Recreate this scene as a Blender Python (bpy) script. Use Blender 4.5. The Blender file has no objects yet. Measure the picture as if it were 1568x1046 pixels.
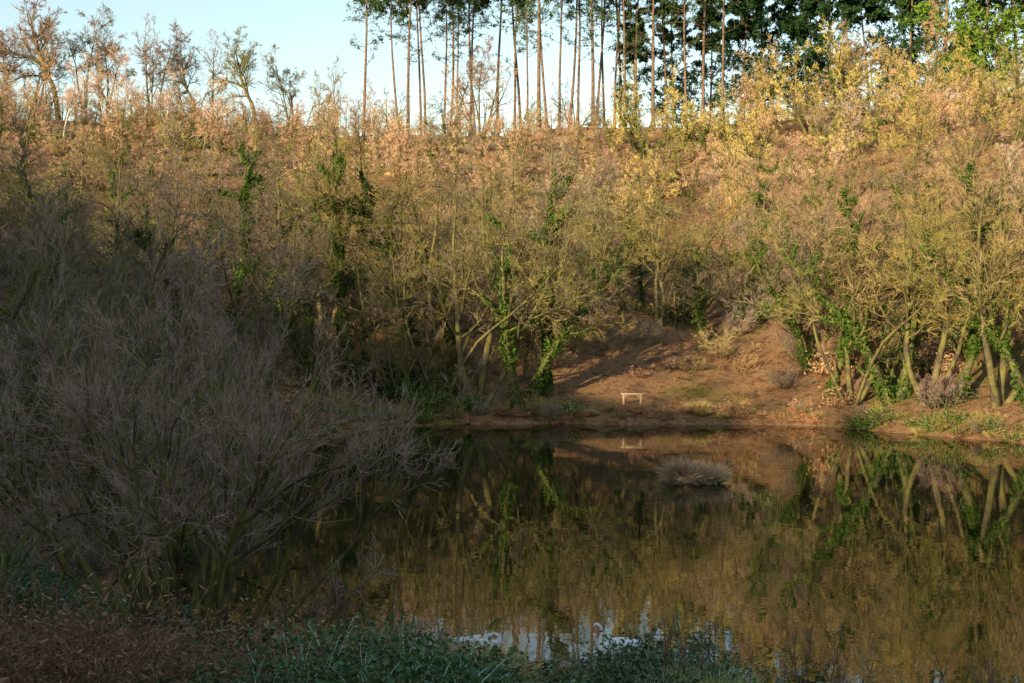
import bpy, math, numpy as np
from mathutils import Vector
sc=bpy.context.scene
R=np.random.default_rng(7)
CAMH=7.4
# ------------------------------------------------------------------ terrain
LAKE=np.array([(12,14),(6.5,20.5),(4,23.3),(2,24.6),(-3,25.6),(-6.5,27.5),(-10,33),(-12,42),(-12.5,60),(-10.8,75),(-9,83),(-4,85.2),(3,85.8),(9,85),(15,85.6),(21,84),(26,77),(30,72.5),(38,67),(55,62),(75,50),(78,22),(45,-2),(25,3)],float)
def sd(x,y):
    x=np.asarray(x,float);y=np.asarray(y,float)
    best=np.full(x.shape,1e9);ins=np.zeros(x.shape,bool)
    n=len(LAKE)
    for i in range(n):
        ax,ay=LAKE[i];bx,by=LAKE[(i+1)%n]
        ex,ey=bx-ax,by-ay
        t=np.clip(((x-ax)*ex+(y-ay)*ey)/(ex*ex+ey*ey),0,1)
        best=np.minimum(best,np.hypot(x-ax-t*ex,y-ay-t*ey))
        c=((ay>y)!=(by>y))&(x<(bx-ax)*(y-ay)/(by-ay+1e-12)+ax)
        ins^=c
    return np.where(ins,-best,best)
def sm(t):
    t=np.clip(t,0,1);return t*t*(3-2*t)
AZ=math.radians(35)
def height(x,y):
    x=np.asarray(x,float);y=np.asarray(y,float)
    d=sd(x,y)+0.5*np.sin(x*.9+np.sin(y*.6)*1.3)*np.cos(y*.8)*.6
    s=.21+.19*sm((y-32)/50)
    do=np.maximum(d,0)
    z=.28*(1-np.exp(-do/.5))+s*do-1.6*sm((do-1)/6)*sm((y-70)/15)*np.exp(-((x-13)/12)**2)
    cap=36+3*np.sin(x*.02+1)+1.2*np.sin(x*.09)
    k=6.
    z=np.where(y>30,cap-k*np.logaddexp(0,(cap-z)/k),z)
    z=np.maximum(z,.28*(1-np.exp(-do/.5)))
    gx=14+(y-100)*.17
    z=z-4.*np.exp(-((x-gx)/7)**2)*sm((y-100)/25)*sm((185-y)/30)
    z=z+3.*np.exp(-((x-gx-28)/16)**2)*sm((y-95)/40)
    v=x*math.sin(AZ)+y*math.cos(AZ);u=x*math.cos(AZ)-y*math.sin(AZ)
    Hb=np.clip(26.4-.2*u,14,50)+1.5*np.sin(u*.11)+.8*np.sin(u*.31)  # unseen hill behind the camera, height shaped so its shadow covers the lower left
    w=sm((-v-6)/49)
    z=np.where(z<Hb,z*(1-w)+Hb*w,z)
    n=.25*np.sin(x*.7+1.3*np.sin(y*.5))*np.sin(y*.63+x*.2)+.5*np.sin(x*.23+y*.11)*np.sin(y*.19)
    z=z+n*sm((do-3)/10)
    return np.where(d<0,-np.minimum(2,.4*-d),z)
def H1(x,y): return float(height(np.array([x]),np.array([y]))[0])
# ------------------------------------------------------------------ node helpers
def newmat(name):
    m=bpy.data.materials.new(name);m.use_nodes=True
    nt=m.node_tree;b=nt.nodes['Principled BSDF']
    return m,nt,b
def N(nt,t,**k):
    n=nt.nodes.new(t)
    for a,v in k.items(): setattr(n,a,v)
    return n
def noise(nt,scale,detail=4,rough=.6,coord='Object',vec=None):
    n=N(nt,'ShaderNodeTexNoise');n.inputs['Scale'].default_value=scale;n.inputs['Detail'].default_value=detail;n.inputs['Roughness'].default_value=rough
    if vec is None:
        tc=N(nt,'ShaderNodeTexCoord');vec=tc.outputs[coord]
    nt.links.new(vec,n.inputs['Vector']);return n.outputs['Fac']
def ramp(nt,fac,stops):
    r=N(nt,'ShaderNodeValToRGB');cr=r.color_ramp
    while len(cr.elements)<len(stops): cr.elements.new(.5)
    for e,(p,c) in zip(cr.elements,stops): e.position=p;e.color=(*c,1)
    nt.links.new(fac,r.inputs[0]);return r.outputs[0]
def mix(nt,a,b,fac,mode='MIX'):
    m=N(nt,'ShaderNodeMix',data_type='RGBA',blend_type=mode)
    for s,v in ((0,fac),(6,a),(7,b)):
        if hasattr(v,'links'): nt.links.new(v,m.inputs[s])
        elif s==0: m.inputs[0].default_value=v
        else: m.inputs[s].default_value=(*v,1)
    return m.outputs[2]
def tree_mat(name,bark1,bark2,twigmul=(1,1,1)):
    m,nt,b=newmat(name)
    oi=N(nt,'ShaderNodeObjectInfo');at=N(nt,'ShaderNodeAttribute',attribute_name='lvl')
    bark=ramp(nt,noise(nt,1.7,2,.7),[(.38,bark1),(.58,bark2)])
    c=mix(nt,bark,oi.outputs['Color'],at.outputs['Fac'])
    df=N(nt,'ShaderNodeBsdfDiffuse');nt.links.new(c,df.inputs[0]);nt.nodes.remove(b)
    nt.links.new(df.outputs[0],nt.nodes['Material Output'].inputs[0])
    return m
M_TREE=tree_mat('bark_and_twigs',(.10,.08,.055),(.20,.18,.06))
M_SHRUB=tree_mat('shrub_bark',(.08,.06,.04),(.17,.17,.05))
M_BIRCH=tree_mat('birch_bark',(.62,.57,.5),(.4,.36,.28))
M_PINEB=tree_mat('pine_bark',(.13,.1,.08),(.28,.18,.11))
def leaf_mat(name,stops,tint=False,rough=.5,sc_=2.,diff=False):
    m,nt,b=newmat(name)
    c=ramp(nt,noise(nt,sc_,2,.8),stops)
    if tint:
        oi=N(nt,'ShaderNodeObjectInfo');c=mix(nt,c,oi.outputs['Color'],1.,'MULTIPLY')
    if diff:
        df=N(nt,'ShaderNodeBsdfDiffuse');nt.links.new(c,df.inputs[0]);nt.nodes.remove(b)
        nt.links.new(df.outputs[0],nt.nodes['Material Output'].inputs[0]);return m
    nt.links.new(c,b.inputs['Base Color'])
    b.inputs['Roughness'].default_value=rough;b.inputs['Specular IOR Level'].default_value=.3
    return m
M_IVY=leaf_mat('ivy_leaves',[(.3,(.03,.065,.012)),(.5,(.07,.13,.02)),(.7,(.16,.22,.045))],diff=True)
M_NEED=leaf_mat('conifer_needles',[(.3,(.02,.05,.025)),(.6,(.06,.11,.035))],tint=True,diff=True)
M_LEAF=leaf_mat('bramble_leaves',[(.3,(.03,.06,.025)),(.5,(.07,.12,.04)),(.64,(.18,.19,.07)),(.74,(.34,.2,.11))],tint=True,rough=.55,sc_=4)
M_LEAFF=leaf_mat('far_bramble_leaves',[(.3,(.03,.06,.025)),(.5,(.07,.12,.04)),(.6,(.18,.17,.07)),(.68,(.34,.2,.11))],tint=True,diff=True)
M_BRACK=leaf_mat('dead_bracken',[(.3,(.14,.085,.055)),(.48,(.36,.22,.13)),(.64,(.66,.5,.33))],tint=True,sc_=3,diff=True)
M_GRASS=leaf_mat('winter_grass',[(.35,(.48,.38,.2)),(.5,(.55,.46,.28)),(.65,(.2,.26,.08))],tint=True,sc_=3,diff=True)
M_REED=leaf_mat('dry_reed',[(.35,(.3,.22,.15)),(.5,(.6,.48,.34)),(.66,(.42,.36,.2))],tint=True,sc_=3,diff=True)
# ------------------------------------------------------------------ mesh builder
class MB:
    def __init__(s): s.v=[];s.f=[];s.m=[];s.l=[];s.n=0
    def add(s,V,F,mat,lvl):
        V=V.reshape(-1,3);s.v.append(V);s.f.append(F.reshape(-1,4)+s.n);s.n+=len(V)
        s.m.append(np.full(F.size//4,mat,np.int32));s.l.append(np.full(len(V),lvl,np.float32))
    def mesh(s,name,mats,smooth=False):
        V=np.concatenate(s.v).astype(np.float32);F=np.concatenate(s.f).astype(np.int32)
        me=bpy.data.meshes.new(name)
        me.vertices.add(len(V));me.vertices.foreach_set('co',V.ravel())
        me.loops.add(F.size);me.loops.foreach_set('vertex_index',F.ravel())
        me.polygons.add(len(F));me.polygons.foreach_set('loop_start',np.arange(len(F),dtype=np.int32)*4)
        me.polygons.foreach_set('material_index',np.concatenate(s.m))
        if smooth: me.polygons.foreach_set('use_smooth',np.ones(len(F),bool))
        a=me.attributes.new('lvl','FLOAT','POINT');a.data.foreach_set('value',np.concatenate(s.l))
        for m in mats: me.materials.append(m)
        me.update(calc_edges=True);return me
def nrm(a): return a/(np.linalg.norm(a,axis=-1,keepdims=True)+1e-9)
def frame(T):
    ref=np.where(np.abs(T[...,2:3])<.9,np.array([0,0,1.]),np.array([1.,0,0]))
    a=nrm(np.cross(T,ref));return a,np.cross(T,a)
def walk(rng,P0,D0,L,K,wob,up):
    n=len(P0);P=np.zeros((n,K,3));P[:,0]=P0;D=D0
    for k in range(1,K):
        D=nrm(D+wob*rng.normal(size=(n,3))+np.array([0,0,up]))
        P[:,k]=P[:,k-1]+D*(L/(K-1))[:,None]
    return P
def tube(mb,rng,P,Rr,sides,mat,lvl):
    n,K,_=P.shape;T=nrm(P[:,-1]-P[:,0]);a,b=frame(T)
    if sides==2:
        ph=rng.uniform(0,6.28,n)[:,None];a=a*np.cos(ph)+b*np.sin(ph)
        V=np.stack([P-a[:,None]*Rr[...,None],P+a[:,None]*Rr[...,None]],2)
        i=(np.arange(n)[:,None]*K+np.arange(K-1)[None])*2
        mb.add(V,np.stack([i,i+1,i+3,i+2],-1),mat,lvl);return
    th=np.arange(sides)/sides*2*np.pi
    O=a[:,None,:]*np.cos(th)[None,:,None]+b[:,None,:]*np.sin(th)[None,:,None]
    V=P[:,:,None,:]+O[:,None]*Rr[:,:,None,None]
    base=(np.arange(n)[:,None,None]*K+np.arange(K-1)[None,:,None])*sides
    j=np.arange(sides)[None,None];j2=(j+1)%sides
    mb.add(V,np.stack([base+j,base+j2,base+sides+j2,base+sides+j],-1),mat,lvl)
def leaves(mb,rng,C,size,mat,lvl=1.,asp=.6,flat=0.):
    n=len(C);u=nrm(rng.normal(size=(n,3))*np.array([1,1,1-flat]));w=nrm(rng.normal(size=(n,3)));v=nrm(np.cross(u,w))
    s=(size*rng.uniform(.6,1.3,n))[:,None]
    V=np.stack([C+u*s,C+v*s*asp,C-u*s,C-v*s*asp],1)
    mb.add(V,np.arange(n*4).reshape(n,4),mat,lvl)
def grow(name,seed,stems,H,r0,tilt,specs,mats=None,K0=9,wob0=.1,up0=.03,ivy=0,ivyh=.6,spread=.2,lean=(0,0),s0=6,ivylen=.45,needles=None):
    rng=np.random.default_rng(seed);mb=MB()
    az=rng.uniform(0,1.2,stems)+np.arange(stems)*2.4;ti=np.radians(tilt)*(rng.uniform(.2,1,stems)**.7 if stems>1 else np.ones(1))
    D=np.stack([np.sin(ti)*np.cos(az)+lean[0],np.sin(ti)*np.sin(az)+lean[1],np.cos(ti)],1)
    P0=np.stack([np.cos(az)*spread*(stems>1),np.sin(az)*spread*(stems>1),np.full(stems,-.3)],1)
    L=H*rng.uniform(.75,1.05,stems) if stems>1 else np.array([H*1.])
    P=walk(rng,P0,nrm(D),L,K0,wob0,up0)
    rr=r0*(rng.uniform(.6,1.,stems) if stems>1 else np.ones(1))
    Rr=rr[:,None]*np.linspace(1,.12,K0)[None]**.9
    Rr[:,0]*=1.3
    tube(mb,rng,P,Rr,s0,0,0.)
    hist=[(P,Rr)]
    nl=len(specs)
    for li,s in enumerate(specs):
        n,K,_=P.shape;c=s['n'];t0=s.get('t0',.2);t=t0+(1-t0)*rng.uniform(0,1,(n,c))**s.get('pw',1.)
        t=np.sort(np.minimum(t,.9999),1)
        f=t*(K-1);i=np.minimum(f.astype(int),K-2);fr=(f-i)
        ii=np.arange(n)[:,None]
        S=P[ii,i]*(1-fr)[...,None]+P[ii,i+1]*fr[...,None]
        T=nrm(P[ii,i+1]-P[ii,i])
        rb=Rr[ii,i]*(1-fr)+Rr[ii,i+1]*fr
        a,b=frame(T)
        ph=rng.uniform(0,6.28,(n,c));an=np.radians(s['a']+s.get('da',12)*rng.normal(size=(n,c)))
        Dn=T*np.cos(an)[...,None]+(a*np.cos(ph)[...,None]+b*np.sin(ph)[...,None])*np.sin(an)[...,None]
        Ln=L[:,None]*s['l']*(1-s.get('tp',.45)*t)*rng.uniform(.65,1.2,(n,c))
        rn=np.maximum(np.minimum(rb*s.get('rf',.6),s.get('rmax',9)),s.get('rmin',.008))
        S=S.reshape(-1,3);Dn=Dn.reshape(-1,3);L=Ln.ravel();rn=rn.ravel();K=s.get('K',4)
        P=walk(rng,S,Dn,L,K,s.get('w',.15),s.get('up',.03))
        Rr=rn[:,None]*np.linspace(1,.25,K)[None]
        lv=s.get('lvl',(li+1)/nl)
        tube(mb,rng,P,Rr,s.get('s',3),0,lv)
        hist.append((P,Rr))
    if needles:
        q=P.reshape(-1,3);w=np.where(q[:,2]>H*.55,2.5,.8);w/=w.sum();idx=rng.choice(len(q),needles[0],p=w)
        leaves(mb,rng,q[idx]+rng.normal(size=(needles[0],3))*needles[2],needles[1],1,asp=.28)
    if ivy:
        q=[]
        for P_,R_ in hist[:2]:
            n,K,_=P_.shape
            m=ivy if len(q)==0 else ivy//2
            a=rng.integers(0,n,m);t=rng.uniform(0,K-1.001,m)*(ivyh if len(q)==0 else ivylen);i=t.astype(int);fr=t-i
            C=P_[a,i]*(1-fr)[:,None]+P_[a,i+1]*fr[:,None]
            cl=.16+.3*(.5+.5*np.sin(C[:,2:3]*2.1+a[:,None]))
            q.append(C+nrm(rng.normal(size=(m,3)))*rng.uniform(.3,1,(m,1))*cl*(1.3 if len(q)==0 else .9))
        leaves(mb,rng,np.concatenate(q),.095,1)
    me=mb.mesh(name,mats or [M_TREE,M_IVY]);return me
def S4(n1,n2,n3,n4,a=45,l=.42,tw=.009,up=.03,t0=.25,w=.14,l4=.75,l3=.6,l2=.5,K4=3,K3=4):
    return [dict(n=n1,a=a,l=l,t0=t0,K=6,s=4,w=w,up=up,rf=.62,lvl=.0),
            dict(n=n2,a=42,l=l2,t0=.2,K=5,s=3,w=w,up=up,rf=.6,rmin=.02,lvl=.15),
            dict(n=n3,a=36,l=l3,t0=.1,K=K3,s=2,w=w*.8,up=up,rf=.7,rmin=tw*1.5,lvl=.7),
            dict(n=n4,a=30,l=l4,t0=.1,K=K4,s=2,w=.1,up=up,rf=.7,rmin=tw,rmax=tw*1.2,lvl=1.)]
def hillset(pre,n4,tw,K4,K3,iv):
    q=dict(tw=tw,K4=K4,K3=K3)
    return [grow(pre+'spreading_tree',11,1,6.6,.19,6,S4(13,6,6,n4,55,.55,w=.16,**q)),
      grow(pre+'spreading_tree_b',12,1,6.2,.18,8,S4(13,6,6,n4,58,.58,w=.2,**q),ivy=int(900*iv)),
      grow(pre+'birch_like_tree',13,1,8.3,.13,4,S4(16,6,6,n4,40,.36,up=.04,**q)),
      grow(pre+'hazel_tree',14,5,5.4,.1,42,S4(7,5,6,n4,42,.45,t0=.3,**q)),
      grow(pre+'thorn_tree',15,3,4.8,.13,35,S4(9,6,6,n4,52,.52,w=.24,**q)),
      grow(pre+'hazel_tree_b',16,4,5.8,.11,36,S4(8,6,6,n4,44,.45,t0=.3,**q),ivy=int(450*iv))]
HILL=hillset('',4,.0085,3,4,1);HILLF=hillset('distant_',4,.011,2,3,.6)
SKY=[grow('crown_tree',17,1,10,.26,4,S4(15,8,8,6,52,.5,t0=.3,w=.16,tw=.014)),grow('crown_tree_b',18,2,9.5,.2,22,S4(11,7,8,6,46,.48,t0=.3,w=.17,tw=.014))]
def SS(r): return [dict(n=8,a=32,l=.55,t0=.1,K=3,s=3,rmin=.012,lvl=.6),dict(n=7,a=34,l=.6,t0=.1,K=3,s=2,rmin=.013,lvl=1),dict(n=4,a=30,l=.75,t0=.1,K=2,s=2,rmin=.009,rmax=.012,lvl=1)]
SHRUB=[grow('scrub',21,10,2.2,.035,60,SS(1)),grow('scrub_b',22,8,2.6,.04,48,SS(1))]
BS=dict(tw=.008,w=.19,l4=.8,l3=.6)
BIG=[grow('lakeside_tree',31,1,14,.30,8,S4(13,7,7,5,48,.5,t0=.33,**BS),wob0=.11,K0=12,ivy=5000,lean=(.14,-.05)),
     grow('lakeside_tree_b',32,3,12,.24,32,S4(9,7,6,5,46,.48,t0=.32,**BS),wob0=.10,K0=11),
     grow('lakeside_tree_c',33,2,13,.27,28,S4(10,7,7,5,48,.5,t0=.32,**BS),wob0=.11,K0=11,ivy=4000),
     grow('lakeside_tree_d',34,4,11.5,.2,34,S4(8,6,6,5,44,.48,t0=.34,**BS),wob0=.09,K0=11),
     grow('lakeside_tree_e',35,1,15,.29,5,S4(14,7,7,5,46,.46,t0=.34,**BS),wob0=.09,K0=12,ivy=9000,ivyh=.75)]
BIRCH=[grow('silver_birch',41,1,10,.15,4,S4(15,6,6,4,38,.32,up=.05,t0=.35,K4=2,tw=.013),mats=[M_BIRCH,M_IVY])]
def pine(name,seed,H,t0,nn,a=75,l=.2,nd=7000,sz=.2,r=.24,pw=1.):
    return grow(name,seed,1,H,r,1.5,[dict(n=nn,a=a,l=l,t0=t0,K=5,s=3,w=.12,up=.02,rf=.35,lvl=0,tp=.6,pw=pw),
        dict(n=7,a=50,l=.45,t0=.25,K=4,s=2,w=.15,up=.02,rf=.5,rmin=.025,lvl=0)],mats=[M_PINEB,M_NEED],wob0=.02,up0=.02,K0=10,needles=(nd,sz,.16))
PINE=[pine('pine',51,36,.28,70,l=.13,nd=7000,sz=.25,r=.3,pw=.6),pine('pine_b',52,36,.25,76,nd=6000,l=.12,sz=.25,pw=.6),pine('pine_c',53,38,.35,70,l=.14,nd=8000,sz=.25,r=.22,pw=.6),
      pine('pine_sky_block',56,40,.52,80,l=.2,nd=14000,sz=.38,r=.26)]  # dense high crown, added to block sky reflected in the lake
SPRUCE=[pine('spruce',54,30,.08,100,82,.2,17000,.36),pine('spruce_b',55,28,.1,90,78,.22,15000,.36)]
def clump(name,seed,rad,h,nl,size,mats,stems=40,asp=.6,stemr=.006):
    rng=np.random.default_rng(seed);mb=MB()
    az=rng.uniform(0,6.28,stems);rr=rad*np.sqrt(rng.uniform(0,1,stems))*.7
    P0=np.stack([np.cos(az)*rr,np.sin(az)*rr,np.zeros(stems)-.05],1)
    D=nrm(np.stack([np.cos(az)*.7,np.sin(az)*.7,np.ones(stems)*1.2],1)+rng.normal(size=(stems,3))*.3)
    P=walk(rng,P0,D,rng.uniform(.7,1.5,stems)*h*1.5,6,.12,-.16)
    tube(mb,rng,P,np.full((stems,6),stemr)*np.linspace(1,.4,6),3,0,1.)
    q=P.reshape(-1,3);idx=rng.integers(0,len(q),nl)
    C=q[idx]+rng.normal(size=(nl,3))*np.array([.13,.13,.08])*rad
    C[:,2]=np.abs(C[:,2])
    leaves(mb,rng,C,size,1,asp=asp,flat=.4)
    return mb.mesh(name,mats)
M_STEM=tree_mat('bramble_stem',(.16,.08,.05),(.2,.14,.07))
BRAM=[clump('bramble',61,.9,.5,2600,.04,[M_STEM,M_LEAF]),clump('bramble_b',62,.8,.4,2000,.05,[M_STEM,M_LEAF])]
BRAMF=[clump('bramble_far',63,1.3,.9,900,.115,[M_STEM,M_LEAFF],stemr=.012)]
BRK=[clump('bracken',64,.7,.5,1500,.05,[M_BRACK,M_BRACK],stems=90,asp=.2,stemr=.006),clump('bracken_b',65,.8,.7,1400,.055,[M_BRACK,M_BRACK],stems=80,asp=.2,stemr=.006)]
BRKF=[clump('bracken_far',66,1.2,.7,800,.125,[M_BRACK,M_BRACK],stems=40,asp=.35,stemr=.012)]
def tuft(name,seed,n,rad,L,w,droop=-.22,mat=None):
    rng=np.random.default_rng(seed);mb=MB()
    az=rng.uniform(0,6.28,n);rr=rad*np.sqrt(rng.uniform(0,1,n))
    P0=np.stack([np.cos(az)*rr,np.sin(az)*rr,np.zeros(n)-.03],1)
    D=nrm(np.stack([np.cos(az)*.45,np.sin(az)*.45,np.ones(n)],1)+rng.normal(size=(n,3))*.22)
    P=walk(rng,P0,D,rng.uniform(.6,1.2,n)*L,6,.05,droop)
    tube(mb,rng,P,np.full((n,6),w)*np.array([1,1,.9,.7,.45,.1]),2,0,1.)
    return mb.mesh(name,[mat or M_GRASS])
TUFT=[tuft('grass_tuft',71,420,.16,.75,.006),tuft('grass_tuft_b',72,300,.2,.55,.006)]
TUFTF=[tuft('grass_tuft_far',73,300,.3,.9,.016)]
REED=[tuft('reed_tuft',74,260,.22,1.05,.014,-.13,M_REED),tuft('reed_tuft_b',75,240,.25,.85,.014,-.26,M_REED)]
# ------------------------------------------------------------------ placing
def obj(name,me,loc=(0,0,0),rot=0,s=1,tint=(1,1,1),parent=None,sz=None):
    o=bpy.data.objects.new(name,me);sc.collection.objects.link(o)
    o.location=loc;o.rotation_euler=(0,0,rot);o.scale=(s,s,s if sz is None else sz);o.color=(*tint,1)
    if parent: o.parent=parent
    return o
def empty(name):
    e=bpy.data.objects.new(name,None);sc.collection.objects.link(e);return e
PINK=(.74,.47,.31);TAN=(.72,.50,.25);OLIVE=(.50,.43,.13);GREY=(.42,.34,.24);YEL=(.80,.63,.20);PURP=(.52,.37,.31);DARK=(.25,.2,.16)
def jit(c,k=.15):
    g=max(.4,1+R.normal()*min(k,.3)*1.1)
    return tuple(max(0.,v*(g+R.normal()*.03)) for v in c)
def mul(c,k): return tuple(v*k for v in c)
def pick(cs,w):
    w=np.array(w,float);return cs[R.choice(len(cs),p=w/w.sum())]
wood=empty('hillside_woodland')
scrub=empty('undergrowth_scrub')
cnt=0
def clearing(x,y): return ((x-13)/9.5)**2+((y-91)/9)**2<1
sp=5.2
y0=87
while y0<194:
    for x0 in np.arange(-.47*y0-8,.47*y0+8,sp):
        x=x0+R.uniform(-.5,.5)*sp;y=y0+R.uniform(-.5,.5)*sp
        d=float(sd(np.array([x]),np.array([y]))[0])
        if d<2 or clearing(x,y): continue
        z=H1(x,y);px=784+1890*x/y;py=486-1890*(z-CAMH)/y
        if y<100 and R.random()<.35 and px>520: continue
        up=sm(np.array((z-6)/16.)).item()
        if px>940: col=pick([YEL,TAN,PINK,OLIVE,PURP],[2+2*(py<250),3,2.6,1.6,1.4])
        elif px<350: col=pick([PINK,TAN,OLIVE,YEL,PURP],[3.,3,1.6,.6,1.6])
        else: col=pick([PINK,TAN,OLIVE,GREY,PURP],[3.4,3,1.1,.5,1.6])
        if up<.6: col=mul(pick([GREY,OLIVE,TAN,PURP,col],[2.4,1.5,1.,2,1.4]),(.42 if px<1000 else .56)+.32*up)  # shade on the lower slope put into the twig tint
        if px<520 and up<.7: col=mul(pick([GREY,PURP,OLIVE],[3,2,1.2]),.5)  # left hillside: shade darkens the tint itself
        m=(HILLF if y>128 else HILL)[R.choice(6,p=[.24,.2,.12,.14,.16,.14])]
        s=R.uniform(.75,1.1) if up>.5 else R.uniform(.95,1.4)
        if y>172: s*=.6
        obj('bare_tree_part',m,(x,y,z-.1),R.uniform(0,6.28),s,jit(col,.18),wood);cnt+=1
    y0+=sp
for y0 in np.arange(30,86,5):
    for x0 in np.arange(-62,-8,5):
        x=x0+R.uniform(-2.4,2.4);y=y0+R.uniform(-2.4,2.4)
        d=float(sd(np.array([x]),np.array([y]))[0])
        if d<2.2 or x<-.47*y-8 : continue
        if y<38 and x>-13: continue
        col=pick([GREY,OLIVE,DARK,PURP],[2,1.4,2,1.6])
        s=R.uniform(.85,1.3)*(.7+.3*sm(np.array((y-32)/25.)).item())
        obj('bare_tree_part',HILL[R.integers(6)],(x,y,H1(x,y)-.1),R.uniform(0,6.28),s,mul(jit(col,.25),.55),wood);cnt+=1  # left-bank shade put into the tree tint
for i in range(800):
    y=R.uniform(30,190);x=R.uniform(-.47*y-5,.47*y+5)
    d=float(sd(np.array([x]),np.array([y]))[0])
    if d<.6 or (y<86 and x>-8 and d>6 and x<20): continue
    cl=clearing(x,y)
    if cl and d<9 and R.random()<.6: continue
    z=H1(x,y)-.05;r=R.random();low=.65 if y<110 else 1  # low darkens scrub tint, painting in the lower slope's shade
    if r<.42 and not cl: obj('scrub_part',SHRUB[R.integers(2)],(x,y,z),R.uniform(0,6.28),R.uniform(.7,1.2),mul(jit(pick([PURP,TAN,OLIVE,GREY,PINK],[1,1.4,1,1,1.4])),low),scrub)
    elif r<(.66 if y<115 else .82) or (cl): obj('bracken_part',BRKF[0],(x,y,z),R.uniform(0,6.28),R.uniform(.6,1.3)*(.5 if cl else 1),jit((1.,.92,.82)),scrub)
    else: obj('bramble_part',BRAMF[0],(x,y,z),R.uniform(0,6.28),R.uniform(.7,1.4),jit((1.1,1.1,.7)),scrub)
for x,y,s in [(3,96,1.2),(5.5,99,1.),(20.5,92,1),(17,99,1.3),(11,101,1.2),(8,100,1),(22,96,1.2),(18,96,.8),(14,97,.7)]:
    obj('scrub_part',SHRUB[R.integers(2)],(x,y,H1(x,y)),R.uniform(0,6),s,mul(jit(pick([OLIVE,TAN,GREY],[1,1,1])),.7),scrub)
for i in range(16):
    x=R.uniform(-9.5,-2);y=R.uniform(85.5,92)
    if float(sd(np.array([x]),np.array([y]))[0])>.5: obj('bramble_part',BRAMF[0],(x,y,H1(x,y)),R.uniform(0,6),R.uniform(.6,1.2),jit((.8,.9,.5),.3),scrub)
# shoreline fringe on the far bank
fr=empty('lakeside_fringe')
for i in range(240):
    k=R.choice([6,7,8,9,10,11,12,13,14,15,16,17,18])
    t=R.random();p=LAKE[k]*(1-t)+LAKE[k+1]*t;q=LAKE[k+1]-LAKE[k];nr=np.array([-q[1],q[0]])/np.hypot(*q)
    if float(sd(np.array([p[0]+nr[0]]),np.array([p[1]+nr[1]]))[0])<0: nr=-nr
    p=p+nr*R.uniform(.25,1.6);x,y=p
    r=R.random();z=H1(x,y)-.05
    inb=4<x<20 and y>80
    if r<.3: obj('grass_part',TUFTF[0],(x,y,z),R.uniform(0,6.28),R.uniform(.3,.8),jit((.8,.7,.5)),fr)
    elif r<.55 and not inb: obj('scrub_part',SHRUB[R.integers(2)],(x,y,z),R.uniform(0,6.28),R.uniform(.35,.7),mul(jit(pick([OLIVE,GREY],[1,1])),.7),fr)
    elif r<.82: obj('bracken_part',BRKF[0],(x,y,z),R.uniform(0,6.28),R.uniform(.3,.5),jit((1.,.8,.68)),fr)
    elif not inb: obj('bramble_part',BRAMF[0],(x,y,z),R.uniform(0,6.28),R.uniform(.4,.7),jit((.9,1.,.5)),fr)
def tree_at(name,me,px,y,s,tint,rot=None,sz=None):
    x=(px-784)/1890*y
    return obj(name,me,(x,y,H1(x,y)-.1),R.uniform(0,6.28) if rot is None else rot,s,tint,sz=sz)
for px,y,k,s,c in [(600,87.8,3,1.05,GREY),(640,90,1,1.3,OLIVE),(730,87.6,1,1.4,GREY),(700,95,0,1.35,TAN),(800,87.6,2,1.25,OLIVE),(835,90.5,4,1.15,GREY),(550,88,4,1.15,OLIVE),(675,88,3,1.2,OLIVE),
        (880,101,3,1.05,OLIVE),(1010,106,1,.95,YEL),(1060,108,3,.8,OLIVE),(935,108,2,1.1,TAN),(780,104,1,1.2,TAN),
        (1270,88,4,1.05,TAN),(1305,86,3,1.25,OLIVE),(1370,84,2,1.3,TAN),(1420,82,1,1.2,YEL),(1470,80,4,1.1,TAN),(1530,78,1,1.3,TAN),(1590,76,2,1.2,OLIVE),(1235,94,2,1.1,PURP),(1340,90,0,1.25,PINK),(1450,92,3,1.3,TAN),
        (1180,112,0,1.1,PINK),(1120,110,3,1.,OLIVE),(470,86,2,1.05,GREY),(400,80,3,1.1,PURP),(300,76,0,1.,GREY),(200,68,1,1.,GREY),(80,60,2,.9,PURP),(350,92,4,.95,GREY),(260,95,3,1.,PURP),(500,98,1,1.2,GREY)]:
    c=mul(c,.48 if px<520 else .62)  # tint darkened for shade near the lake, deeper on the left
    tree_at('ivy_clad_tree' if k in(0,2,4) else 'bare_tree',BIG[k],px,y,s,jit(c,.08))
for px,y,s in [(182,150,1.),(160,160,.9),(205,158,.9),(330,155,.85),(250,150,.9),(100,140,.9),(1555,110,.8),(520,172,.6)]:
    tree_at('birch_tree',BIRCH[0],px,y,s,jit(PINK,.08))
for px,y,k,s,c in [(240,182,2,1.8,GREY),(290,182,3,1.8,GREY),(330,184,2,1.6,PURP),(460,178,3,1.5,GREY),(735,180,3,2.0,PINK),(690,185,0,1.5,PINK),(985,165,5,1.9,YEL),(1050,168,5,2.,YEL),(1110,165,3,1.9,YEL),(1240,160,3,2.,YEL),(1290,162,0,1.9,YEL),(1350,165,4,2.1,TAN),(1190,170,0,1.9,TAN),(1420,160,2,1.5,PINK),(1500,150,5,1.6,YEL),(1550,140,0,1.5,TAN),(590,184,3,1.4,GREY),(880,186,3,1.4,GREY),(520,183,2,1.3,GREY)]:
    tree_at('bare_tree',HILL[k],px,y,s,jit(c,.08))
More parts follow.
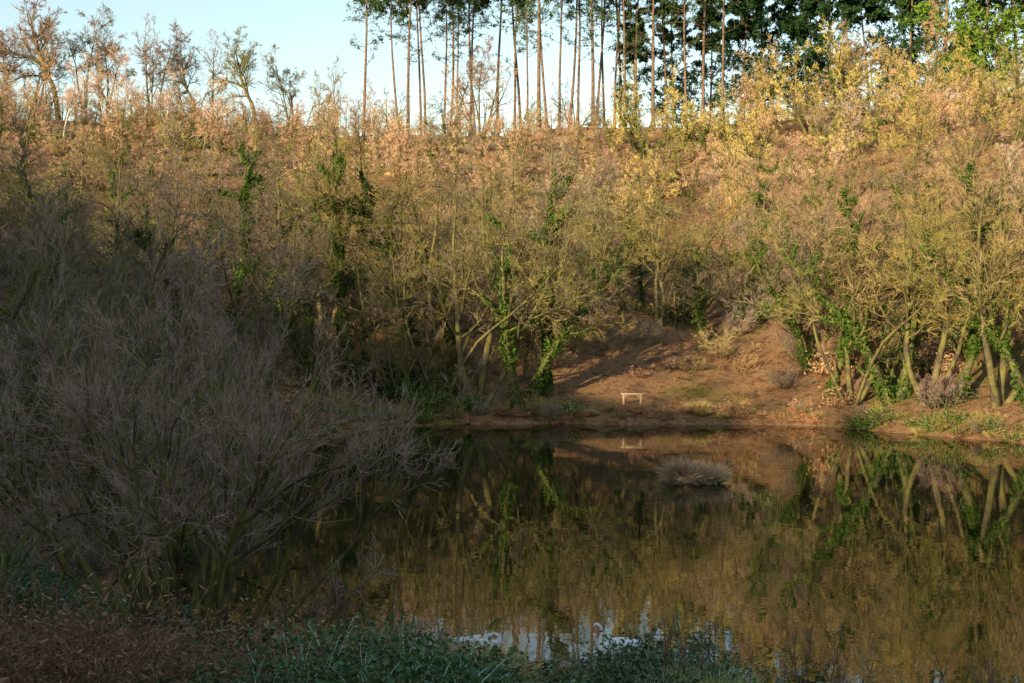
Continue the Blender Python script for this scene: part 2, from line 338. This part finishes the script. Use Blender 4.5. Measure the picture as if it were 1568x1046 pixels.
for px,y,k,s,c in [(90,176,0,1.8,PINK),(15,178,1,1.7,PINK),(50,182,1,1.5,GREY),(130,180,1,1.5,GREY),(165,180,1,1.4,TAN),(235,182,1,1.35,PURP),(300,183,0,1.25,GREY),(392,174,0,1.4,OLIVE),(450,180,1,1.1,OLIVE),(1290,172,1,1.2,TAN),(735,184,1,1.2,PINK),(-40,172,0,1.5,PINK)]:
    tree_at('bare_tree',SKY[k],px,y,s,jit(mul(c,.62),.08))
for px,y,k,s in [(557,172,1,.95),(625,186,0,.9),(645,188,2,.95),(680,190,1,.9),(788,186,1,.95),(808,200,2,.9),(826,180,0,1.05),(856,190,2,1),(884,192,1,1),(908,188,0,1),(925,206,1,1),(940,196,2,1),(955,190,0,.9),(970,196,1,1.05),(1000,192,0,1),(1020,200,2,1),(1050,190,1,1),(1075,198,0,1.05),(1105,190,2,1.05),(700,205,2,.9),(720,196,1,1.),
    (612,204,3,.95),(652,208,3,1),(690,202,3,1),(728,208,3,1),(762,200,3,1.),(798,208,3,1),(838,202,3,1),(872,208,3,1),(912,204,3,1),(950,210,3,1)]:  # added row: crowns mostly above frame, keeping sky out of the water's reflection
    tree_at('pine_tree',PINE[k],px,y,s,jit((1.3,1.35,1.3),.08))
for px,y,k,s,t in [(975,212,1,.8,(1.2,1.3,1.2)),(1030,208,0,.9,(.9,1,1)),(1085,212,1,.95,(1,1.2,1)),(1130,205,1,1,(.8,1,1)),(1170,208,0,1.1,(.9,1,1)),(1215,206,1,1.0,(.8,1,1)),(1245,212,0,1.1,(1,1.2,1)),(1270,206,0,1.1,(.9,1,1)),(1330,206,1,1.1,(.8,1,1)),(1385,204,0,1.1,(1,1.1,1)),(1440,190,1,1.2,(3.,2.7,1)),(1500,186,0,1.2,(3.2,2.7,1)),(1555,186,1,1.2,(3.,2.6,1)),(1610,186,0,1.2,(2.9,2.6,1)),(1400,210,1,1.2,(.9,1,1)),(1480,205,0,1.2,(1,1.1,1))]:
    tree_at('spruce_tree',SPRUCE[k],px,y,s,t)
rear=empty('unseen_dapple_trees')  # trees out of view behind the camera, added to dapple the sunlight
for i in range(80):
    u=R.uniform(-150,60);v=R.uniform(-72,-50);x=u*math.cos(AZ)+v*math.sin(AZ);y=-u*math.sin(AZ)+v*math.cos(AZ)
    obj('bare_tree_part',HILLF[R.integers(6)],(x,y,H1(x,y)-.1),R.uniform(0,6.28),R.uniform(.8,1.5),GREY,rear)
# ------------------------------------------------------------------ ground
def axis(lo,hi,flo,fhi,f,grow_=1.12):
    a=[flo]
    while a[-1]<fhi: a.append(a[-1]+f)
    st=f
    while a[-1]<hi: st*=grow_;a.append(a[-1]+st)
    st=f
    while a[0]>lo: st*=grow_;a.insert(0,a[0]-st)
    return np.array(a)
X=axis(-2500,2500,-16,30,.4,1.05);Y=axis(-2500,3000,12,30,.4,1.04)
gx,gy=np.meshgrid(X,Y);gz=height(gx,gy)
nx,ny=len(X),len(Y);V=np.stack([gx,gy,gz],-1).reshape(-1,3)
i=(np.arange(ny-1)[:,None]*nx+np.arange(nx-1)[None]);F=np.stack([i,i+1,i+nx+1,i+nx],-1)
m,nt,b=newmat('leaf_litter_ground')
c1=ramp(nt,noise(nt,.9,6,.75),[(.3,(.09,.055,.035)),(.44,(.27,.16,.09)),(.54,(.48,.3,.17)),(.6,(.28,.19,.1)),(.7,(.19,.18,.05))])
c2=ramp(nt,noise(nt,.16,3,.6),[(.5,(1,.95,.85)),(.68,(.6,.85,.4))])
f=noise(nt,9,6,.8);c3=ramp(nt,f,[(.35,(.3,.3,.3)),(.65,(1.6,1.5,1.45))])
nt.links.new(mix(nt,mix(nt,c1,c2,1.,'MULTIPLY'),c3,1.,'MULTIPLY'),b.inputs['Base Color'])
bp=N(nt,'ShaderNodeBump');bp.inputs['Distance'].default_value=.2;bp.inputs['Strength'].default_value=1.
nt.links.new(f,bp.inputs['Height']);nt.links.new(bp.outputs[0],b.inputs['Normal']);b.inputs['Roughness'].default_value=.95;b.inputs['Specular IOR Level'].default_value=.1
mb=MB();mb.add(V,F,0,0.);obj('ground',mb.mesh('ground',[m],True))
# water
m,nt,b=newmat('lake_water')
b.inputs['Base Color'].default_value=(.01,.013,.004,1);b.inputs['Roughness'].default_value=.015;b.inputs['IOR'].default_value=1.33
tc=N(nt,'ShaderNodeTexCoord')
n1=noise(nt,1.8,2,.5,vec=tc.outputs['Object']);n2=noise(nt,.35,2,.5,vec=tc.outputs['Object'])
b1=N(nt,'ShaderNodeBump');b1.inputs['Distance'].default_value=.0018;nt.links.new(n1,b1.inputs['Height'])
b2=N(nt,'ShaderNodeBump');b2.inputs['Distance'].default_value=.006;nt.links.new(n2,b2.inputs['Height']);nt.links.new(b1.outputs[0],b2.inputs['Normal'])
nt.links.new(b2.outputs[0],b.inputs['Normal'])
me=bpy.data.meshes.new('lake_water');me.from_pydata([(-25,-10,0),(90,-10,0),(90,95,0),(-25,95,0)],[],[(0,1,2,3)]);me.materials.append(m);obj('lake_water',me)
# ------------------------------------------------------------------ foreground shrub tree
SH=[dict(n=6,a=30,da=13,l=.58,t0=.3,K=7,s=4,w=.16,up=.04,rf=.62,lvl=.05,tp=.55),
    dict(n=6,a=30,da=12,l=.56,t0=.15,K=6,s=3,w=.14,up=.04,rf=.62,rmin=.01,lvl=.45,tp=.5),
    dict(n=6,a=30,da=12,l=.62,t0=.12,K=5,s=3,w=.12,up=.04,rf=.7,rmin=.0065,lvl=.9,tp=.5),
    dict(n=3,a=30,da=12,l=.65,t0=.15,K=3,s=2,w=.08,up=.04,rf=.7,rmin=.005,rmax=.0055,lvl=1.)]
wil=grow('willow_shrub',86,27,5.7,.09,54,SH,wob0=.12,K0=10,up0=.03,spread=.35,mats=[M_SHRUB,M_IVY])
bx,by=-5.9,22.6
obj('willow_shrub',wil,(bx,by,H1(bx,by)),.4,1.04,(.38,.28,.215),sz=1.27)
wil2=grow('hawthorn_shrub',83,9,4.8,.08,48,SH,wob0=.12,K0=10,up0=.02,spread=.3,mats=[M_SHRUB,M_IVY])
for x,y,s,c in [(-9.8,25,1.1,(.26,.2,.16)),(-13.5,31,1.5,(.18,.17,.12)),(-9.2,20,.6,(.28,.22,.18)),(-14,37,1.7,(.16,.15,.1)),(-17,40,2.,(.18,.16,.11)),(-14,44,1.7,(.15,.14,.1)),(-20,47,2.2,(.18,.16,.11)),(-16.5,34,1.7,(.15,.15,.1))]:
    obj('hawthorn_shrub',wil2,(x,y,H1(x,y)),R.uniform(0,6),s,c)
bt=empty('bramble_thicket');bk=empty('dead_bracken');gt=empty('long_grass')
for i in range(600):
    y=R.uniform(15.5,30);x=R.uniform(-.45*y-1,8)
    d=float(sd(np.array([x]),np.array([y]))[0])
    if d<.35: continue
    z=H1(x,y)-.04;xs=x/y*27
    near=min(.9,.32+d*.09) if -1.5<xs<2.3 else min(1.15,.4+d*.14)
    left=x<-3.6-(y-18)*.25
    if left and y<21.3:
        r=R.random()
        if r<.62: obj('bracken_part',BRK[R.integers(2)],(x,y,z),R.uniform(0,6.28),R.uniform(.5,1.25),jit((.64,.56,.56),.4),bk)
        elif r<.82: obj('grass_part',TUFT[R.integers(2)],(x,y,z),R.uniform(0,6.28),R.uniform(.5,1.),jit((.75,.66,.56),.3),gt)
        else: obj('bramble_part',BRAM[R.integers(2)],(x,y,z),R.uniform(0,6.28),R.uniform(.4,.8),jit((.75,.95,.8)),bt)
    elif left:
        if y<24 and x<-7.4: obj('grass_part',TUFT[1],(x,y,z),R.uniform(0,6.28),R.uniform(.3,.6),jit((.45,.75,.35)),gt)
        else: obj('bramble_part',BRAM[R.integers(2)],(x,y,z),R.uniform(0,6.28),R.uniform(.6,1.)*near,jit((.7,.9,.75)),bt)
    else:
        r=R.random()
        if r<.58: obj('bramble_part',BRAM[R.integers(2)],(x,y,z),R.uniform(0,6.28),R.uniform(.5,1.15)*near,jit((.7,.88,.72),.4),bt)
        elif r<.85: obj('grass_part',TUFT[R.integers(2)],(x,y,z),R.uniform(0,6.28),R.uniform(.6,1.2)*near,jit((.95,.82,.58),.3),gt)
        else: obj('bracken_part',BRK[R.integers(2)],(x,y,z),R.uniform(0,6.28),R.uniform(.5,1.)*near,jit((.8,.72,.65)),bk)
for x,y,s in [(2.6,23.9,1.15),(2.3,24.0,1.05),(2.9,23.5,1.2),(3.1,23.0,1.2),(3.4,22.6,1.),(-1.6,24.6,.8)]:
    obj('bramble_part',BRAM[0],(x,y,H1(x,y)),R.uniform(0,6),s,jit((.8,.95,.75)),bt)
for x,y,s,c in [(-.5,20.2,1.3,(1.3,1.1,.8)),(-.25,20.6,1.2,(1.3,1.1,.8)),(3.4,20.8,1.2,(.7,.9,.6)),(3.9,20.3,1.2,(.7,.9,.6)),(2.9,21.4,.9,(.8,.9,.6)),(4.6,19.8,1.2,(.7,.9,.5)),(-2.4,22.6,1.3,(.9,.8,.6)),(-2.9,20.6,1,(.8,.7,.5)),(-3.2,23.4,1.4,(.8,.7,.5))]:
    obj('grass_part',TUFT[0],(x,y,H1(x,y)),R.uniform(0,6),s,c,gt)
def weed(seed,n,Hh,heads):
    rng=np.random.default_rng(seed);mb=MB()
    P0=np.stack([rng.normal(size=n)*.22,rng.normal(size=n)*.22,np.zeros(n)],1)
    D=nrm(np.stack([rng.normal(size=n)*.1,rng.normal(size=n)*.1,np.ones(n)],1));L=rng.uniform(.6,1.1,n)*Hh
    P=walk(rng,P0,D,L,6,.04,.03);tube(mb,rng,P,np.full((n,6),.009)*np.linspace(1,.5,6),3,0,1.)
    c=6;S=np.repeat(P[:,3:5].reshape(-1,3),c,0);m_=len(S)
    D2=nrm(rng.normal(size=(m_,3))*.5+np.array([0,0,1.]));Q=walk(rng,S,D2,rng.uniform(.1,.35,m_)*Hh*.7,3,.1,.08)
    tube(mb,rng,Q,np.full((m_,3),.005)*np.array([1,.8,.6]),2,0,1.)
    if heads:
        e=np.repeat(Q[:,-1],10,0);leaves(mb,rng,e+rng.normal(size=e.shape)*.018,.02,0,1.,asp=.7)
    return mb.mesh('dead_weed',[M_TREE])
W1=weed(91,5,1.5,True);W2=weed(92,7,1.4,False)
for x,y,me_,s in [(-2.9,21.3,W1,1.5),(-2.5,22.3,W2,1.4),(2.9,22.2,W2,1.2),(3.2,22.8,W2,1.3),(4.4,20.6,W2,1.4),(5.0,19.4,W2,1.2),(-3.6,22,W1,1.1),(-4,23,W2,1.2),(7.2,18.6,W2,1.6),(8.,18.,W2,1.6)]:
    obj('dead_weed',me_,(x,y,H1(x,y)-.05),R.uniform(0,6),s,(.2,.14,.1))
# ------------------------------------------------------------------ reed island
isl=empty('reed_island');ix,iy=8.05,55.3
mb=MB();rng=np.random.default_rng(5)
th=np.linspace(0,2*np.pi,25)[:-1];rs=np.array([1.4,1.3,1.0,.55,.05]);hs=np.array([-.3,.03,.15,.25,.3])
V=np.stack([np.stack([np.cos(th)*r*(1+.08*np.sin(3*th)),np.sin(th)*r*.7,np.full(24,h)+.03*np.sin(5*th+r)],1) for r,h in zip(rs,hs)])
b_=np.arange(4)[:,None]*24;j=np.arange(24)[None];mb.add(V,np.stack([b_+j,b_+(j+1)%24,b_+24+(j+1)%24,b_+24+j],-1),0,0.)
M_MUD=leaf_mat('island_peat',[(.4,(.04,.03,.02)),(.6,(.12,.08,.05))],rough=.9)
obj('peat_mound',mb.mesh('peat_mound',[M_MUD],True),(ix,iy,0),parent=isl)
for i in range(34):
    a=R.uniform(0,6.28);r=math.sqrt(R.random())
    o=obj('reed_part',REED[i%2],(ix+1.05*r*math.cos(a),iy+.7*r*math.sin(a),.02+.15*(1-r)),R.uniform(0,6),R.uniform(.5,1.1),jit((1.15,1.,.9) if i%7 else (.6,.8,.4),.25),isl)
    o.rotation_euler[0]=R.uniform(-.3,.3)
obj('rush_part',BRAMF[0],(ix+1.,iy-.3,.05),0,.4,(1.,1.4,.8),isl);obj('rush_part',BRKF[0],(ix+.1,iy,.1),0,.5,(1,.8,.8),isl)
for px,y,s in [(1070,86.8,1.),(1062,87,.8),(1080,86.9,.8)]: 
    x=(px-784)/1890*y;obj('grass_part',TUFTF[0],(x,y,H1(x,y)),1,s,(1.,.85,.65),fr)
# ------------------------------------------------------------------ bench
def bevbox(name,size,loc,mat,parent,rot=(0,0,0),bev=.012):
    import bmesh
    bm=bmesh.new();bmesh.ops.create_cube(bm,size=1)
    for v in bm.verts: v.co=Vector((v.co.x*size[0],v.co.y*size[1],v.co.z*size[2]))
    bmesh.ops.bevel(bm,geom=bm.edges[:],offset=bev,segments=2,affect='EDGES')
    me=bpy.data.meshes.new(name);bm.to_mesh(me);bm.free();me.materials.append(mat)
    o=bpy.data.objects.new(name,me);sc.collection.objects.link(o);o.location=loc;o.rotation_euler=rot;o.parent=parent;return o
m,nt,b=newmat('weathered_timber')
tc=N(nt,'ShaderNodeTexCoord');mp=N(nt,'ShaderNodeMapping');mp.inputs['Scale'].default_value=(2,20,20);nt.links.new(tc.outputs['Object'],mp.inputs[0])
nt.links.new(ramp(nt,noise(nt,3,5,vec=mp.outputs[0]),[(.3,(.52,.38,.2)),(.7,(.68,.52,.3))]),b.inputs['Base Color']);b.inputs['Roughness'].default_value=.7
bn=empty('wooden_bench');y0=88.6;x0=(968-784)/1890*y0;bz=min(H1(x0-.65,y0),H1(x0+.65,y0));bn.location=(x0,y0,bz)
bevbox('seat',(1.6,.36,.09),(0,0,.78),m,bn)
for s in (-1,1):
    bevbox('leg_%d'%(1 if s<0 else 2),(.12,.26,.9),(s*.62,0,.285),m,bn)
    bevbox('brace_%d'%(1 if s<0 else 2),(.34,.07,.06),(s*.46,0,.61),m,bn,rot=(0,-s*math.radians(-45),0))
# ------------------------------------------------------------------ swans
def pm(name,c,r,sub=0):
    m,nt,b=newmat(name);f=noise(nt,30,4)
    nt.links.new(ramp(nt,f,[(.3,tuple(v*.85 for v in c)),(.7,c)]),b.inputs['Base Color']);b.inputs['Roughness'].default_value=r;return m
MW=pm('swan_feathers',(.85,.84,.82),.7);MO=pm('swan_bill',(.75,.25,.04),.4);MK=pm('swan_black',(.015,.015,.015),.4)
def loft(name,path,mat,parent,ns=14,subs=1):
    A=np.array(path,float);P=A[:,:3];T=np.gradient(P,axis=0);T=nrm(T)
    side=np.zeros_like(T);side[:,1]=1.;side=nrm(side-T*(T*side).sum(1,keepdims=True));upv=np.cross(T,side)
    th=np.arange(ns)/ns*2*np.pi
    V=P[:,None]+side[:,None]*np.cos(th)[None,:,None]*A[:,3][:,None,None]+upv[:,None]*np.sin(th)[None,:,None]*A[:,4][:,None,None]
    K=len(A);fs=[]
    for k in range(K-1):
        for j in range(ns): fs.append((k*ns+j,k*ns+(j+1)%ns,(k+1)*ns+(j+1)%ns,(k+1)*ns+j))
    fs.append(tuple(range(ns))[::-1]);fs.append(tuple((K-1)*ns+j for j in range(ns)))
    me=bpy.data.meshes.new(name);me.from_pydata([tuple(v) for v in V.reshape(-1,3)],[],fs);me.materials.append(mat)
    me.polygons.foreach_set('use_smooth',np.ones(len(fs),bool))
    o=bpy.data.objects.new(name,me);sc.collection.objects.link(o);o.parent=parent
    md=o.modifiers.new('s','SUBSURF');md.levels=subs;md.render_levels=subs;return o
def swan(loc,rot,pose):
    e=empty('mute_swan');e.location=loc;e.rotation_euler=(0,0,rot)
    body=[(-.62,0,.20,.015,.01),(-.52,0,.17,.07,.03),(-.40,0,.13,.15,.10),(-.2,0,.11,.215,.17),(.02,0,.10,.235,.19),(.22,0,.10,.2,.18),(.36,0,.12,.13,.14)]
    if pose=='up':
        neck=[(.42,0,.20,.07,.08),(.41,0,.30,.047,.052),(.375,0,.40,.038,.04),(.365,0,.50,.033,.035),(.385,0,.60,.031,.033),(.43,0,.655,.034,.036),(.48,0,.66,.04,.042),(.53,0,.64,.032,.034),(.565,0,.625,.02,.02)]
        bill=[(.55,0,.632,.02,.022),(.60,0,.612,.019,.014),(.65,0,.592,.017,.009),(.675,0,.582,.008,.004)];kn=(.562,0,.652);ey=(.505,.671)
    else:
        neck=[(.44,0,.21,.07,.08),(.46,0,.30,.047,.05),(.42,0,.37,.038,.04),(.34,0,.39,.034,.036),(.24,0,.37,.034,.036),(.16,0,.345,.04,.042),(.1,0,.33,.032,.034),(.07,0,.32,.02,.02)]
        bill=[(.09,0,.325,.02,.022),(.04,0,.31,.019,.014),(-.01,0,.3,.017,.009),(-.03,0,.296,.008,.004)];kn=(.07,0,.345);ey=(.13,.36)
    loft('body',body+neck,MW,e);loft('bill',bill,MO,e,10)
    for s in (-1,1):
        w=[(.26,s*.13,.17,.03,.03),(.18,s*.17,.20,.07,.10),(0,s*.18,.22,.085,.13),(-.2,s*.15,.22,.08,.11),(-.38,s*.1,.235,.055,.06),(-.52,s*.06,.25,.03,.02),(-.6,s*.04,.26,.01,.008)]
        loft('wing_%d'%(1 if s<0 else 2),w,MW,e)
        for q in range(4):
            loft('feather_%d_%d'%(s>0,q),[(-.2-.04*q,s*(.2-.02*q),.17+.03*q,.012,.05),(-.36-.04*q,s*(.17-.02*q),.19+.03*q,.012,.045),(-.5-.03*q,s*(.11-.015*q),.22+.025*q,.006,.015)],MW,e,8)
        bpy.ops.mesh.primitive_uv_sphere_add(radius=.0065,segments=12,ring_count=8,location=(ey[0],s*.037,ey[1]));o=bpy.context.object;o.name='eye_%d'%(s>0);o.data.materials.append(MK);o.parent=e
    bpy.ops.mesh.primitive_uv_sphere_add(radius=.017,segments=12,ring_count=8,location=kn);o=bpy.context.object;o.name='bill_knob';o.data.materials.append(MK);o.parent=e
    return e
swan(((918-784)/1890*27.1+.42,27.1,-.03),math.pi,'up')
swan(((733-784)/1890*27.0,27.3,-.03),math.radians(8),'tucked')
# ------------------------------------------------------------------ light, sky, camera
el=math.radians(15)
D=Vector((math.sin(AZ)*math.cos(el),math.cos(AZ)*math.cos(el),-math.sin(el)))
l=bpy.data.lights.new('sun','SUN');l.energy=7.2;l.angle=math.radians(.5);l.color=(1,.80,.51)
lo=bpy.data.objects.new('sun',l);sc.collection.objects.link(lo);lo.rotation_euler=D.to_track_quat('-Z','Y').to_euler()
w=bpy.data.worlds.new('World');sc.world=w;w.use_nodes=True;nt=w.node_tree
sk=N(nt,'ShaderNodeTexSky',sky_type='NISHITA');sk.sun_disc=False;sk.sun_elevation=el;sk.sun_rotation=math.radians(180)+AZ
sk.air_density=1.3;sk.dust_density=.8
nt.links.new(sk.outputs[0],nt.nodes['Background'].inputs[0]);nt.nodes['Background'].inputs[1].default_value=.25
cd=bpy.data.cameras.new('camera');co=bpy.data.objects.new('camera',cd);sc.collection.objects.link(co);sc.camera=co
cd.lens=36*1890/1568;cd.clip_end=6000;co.location=(0,0,CAMH);co.rotation_euler=(math.radians(90-1.12),0,0)
sc.view_settings.view_transform='Standard';sc.view_settings.look='None';sc.view_settings.exposure=0
print('trees',cnt,'ground at camera',H1(0,0))
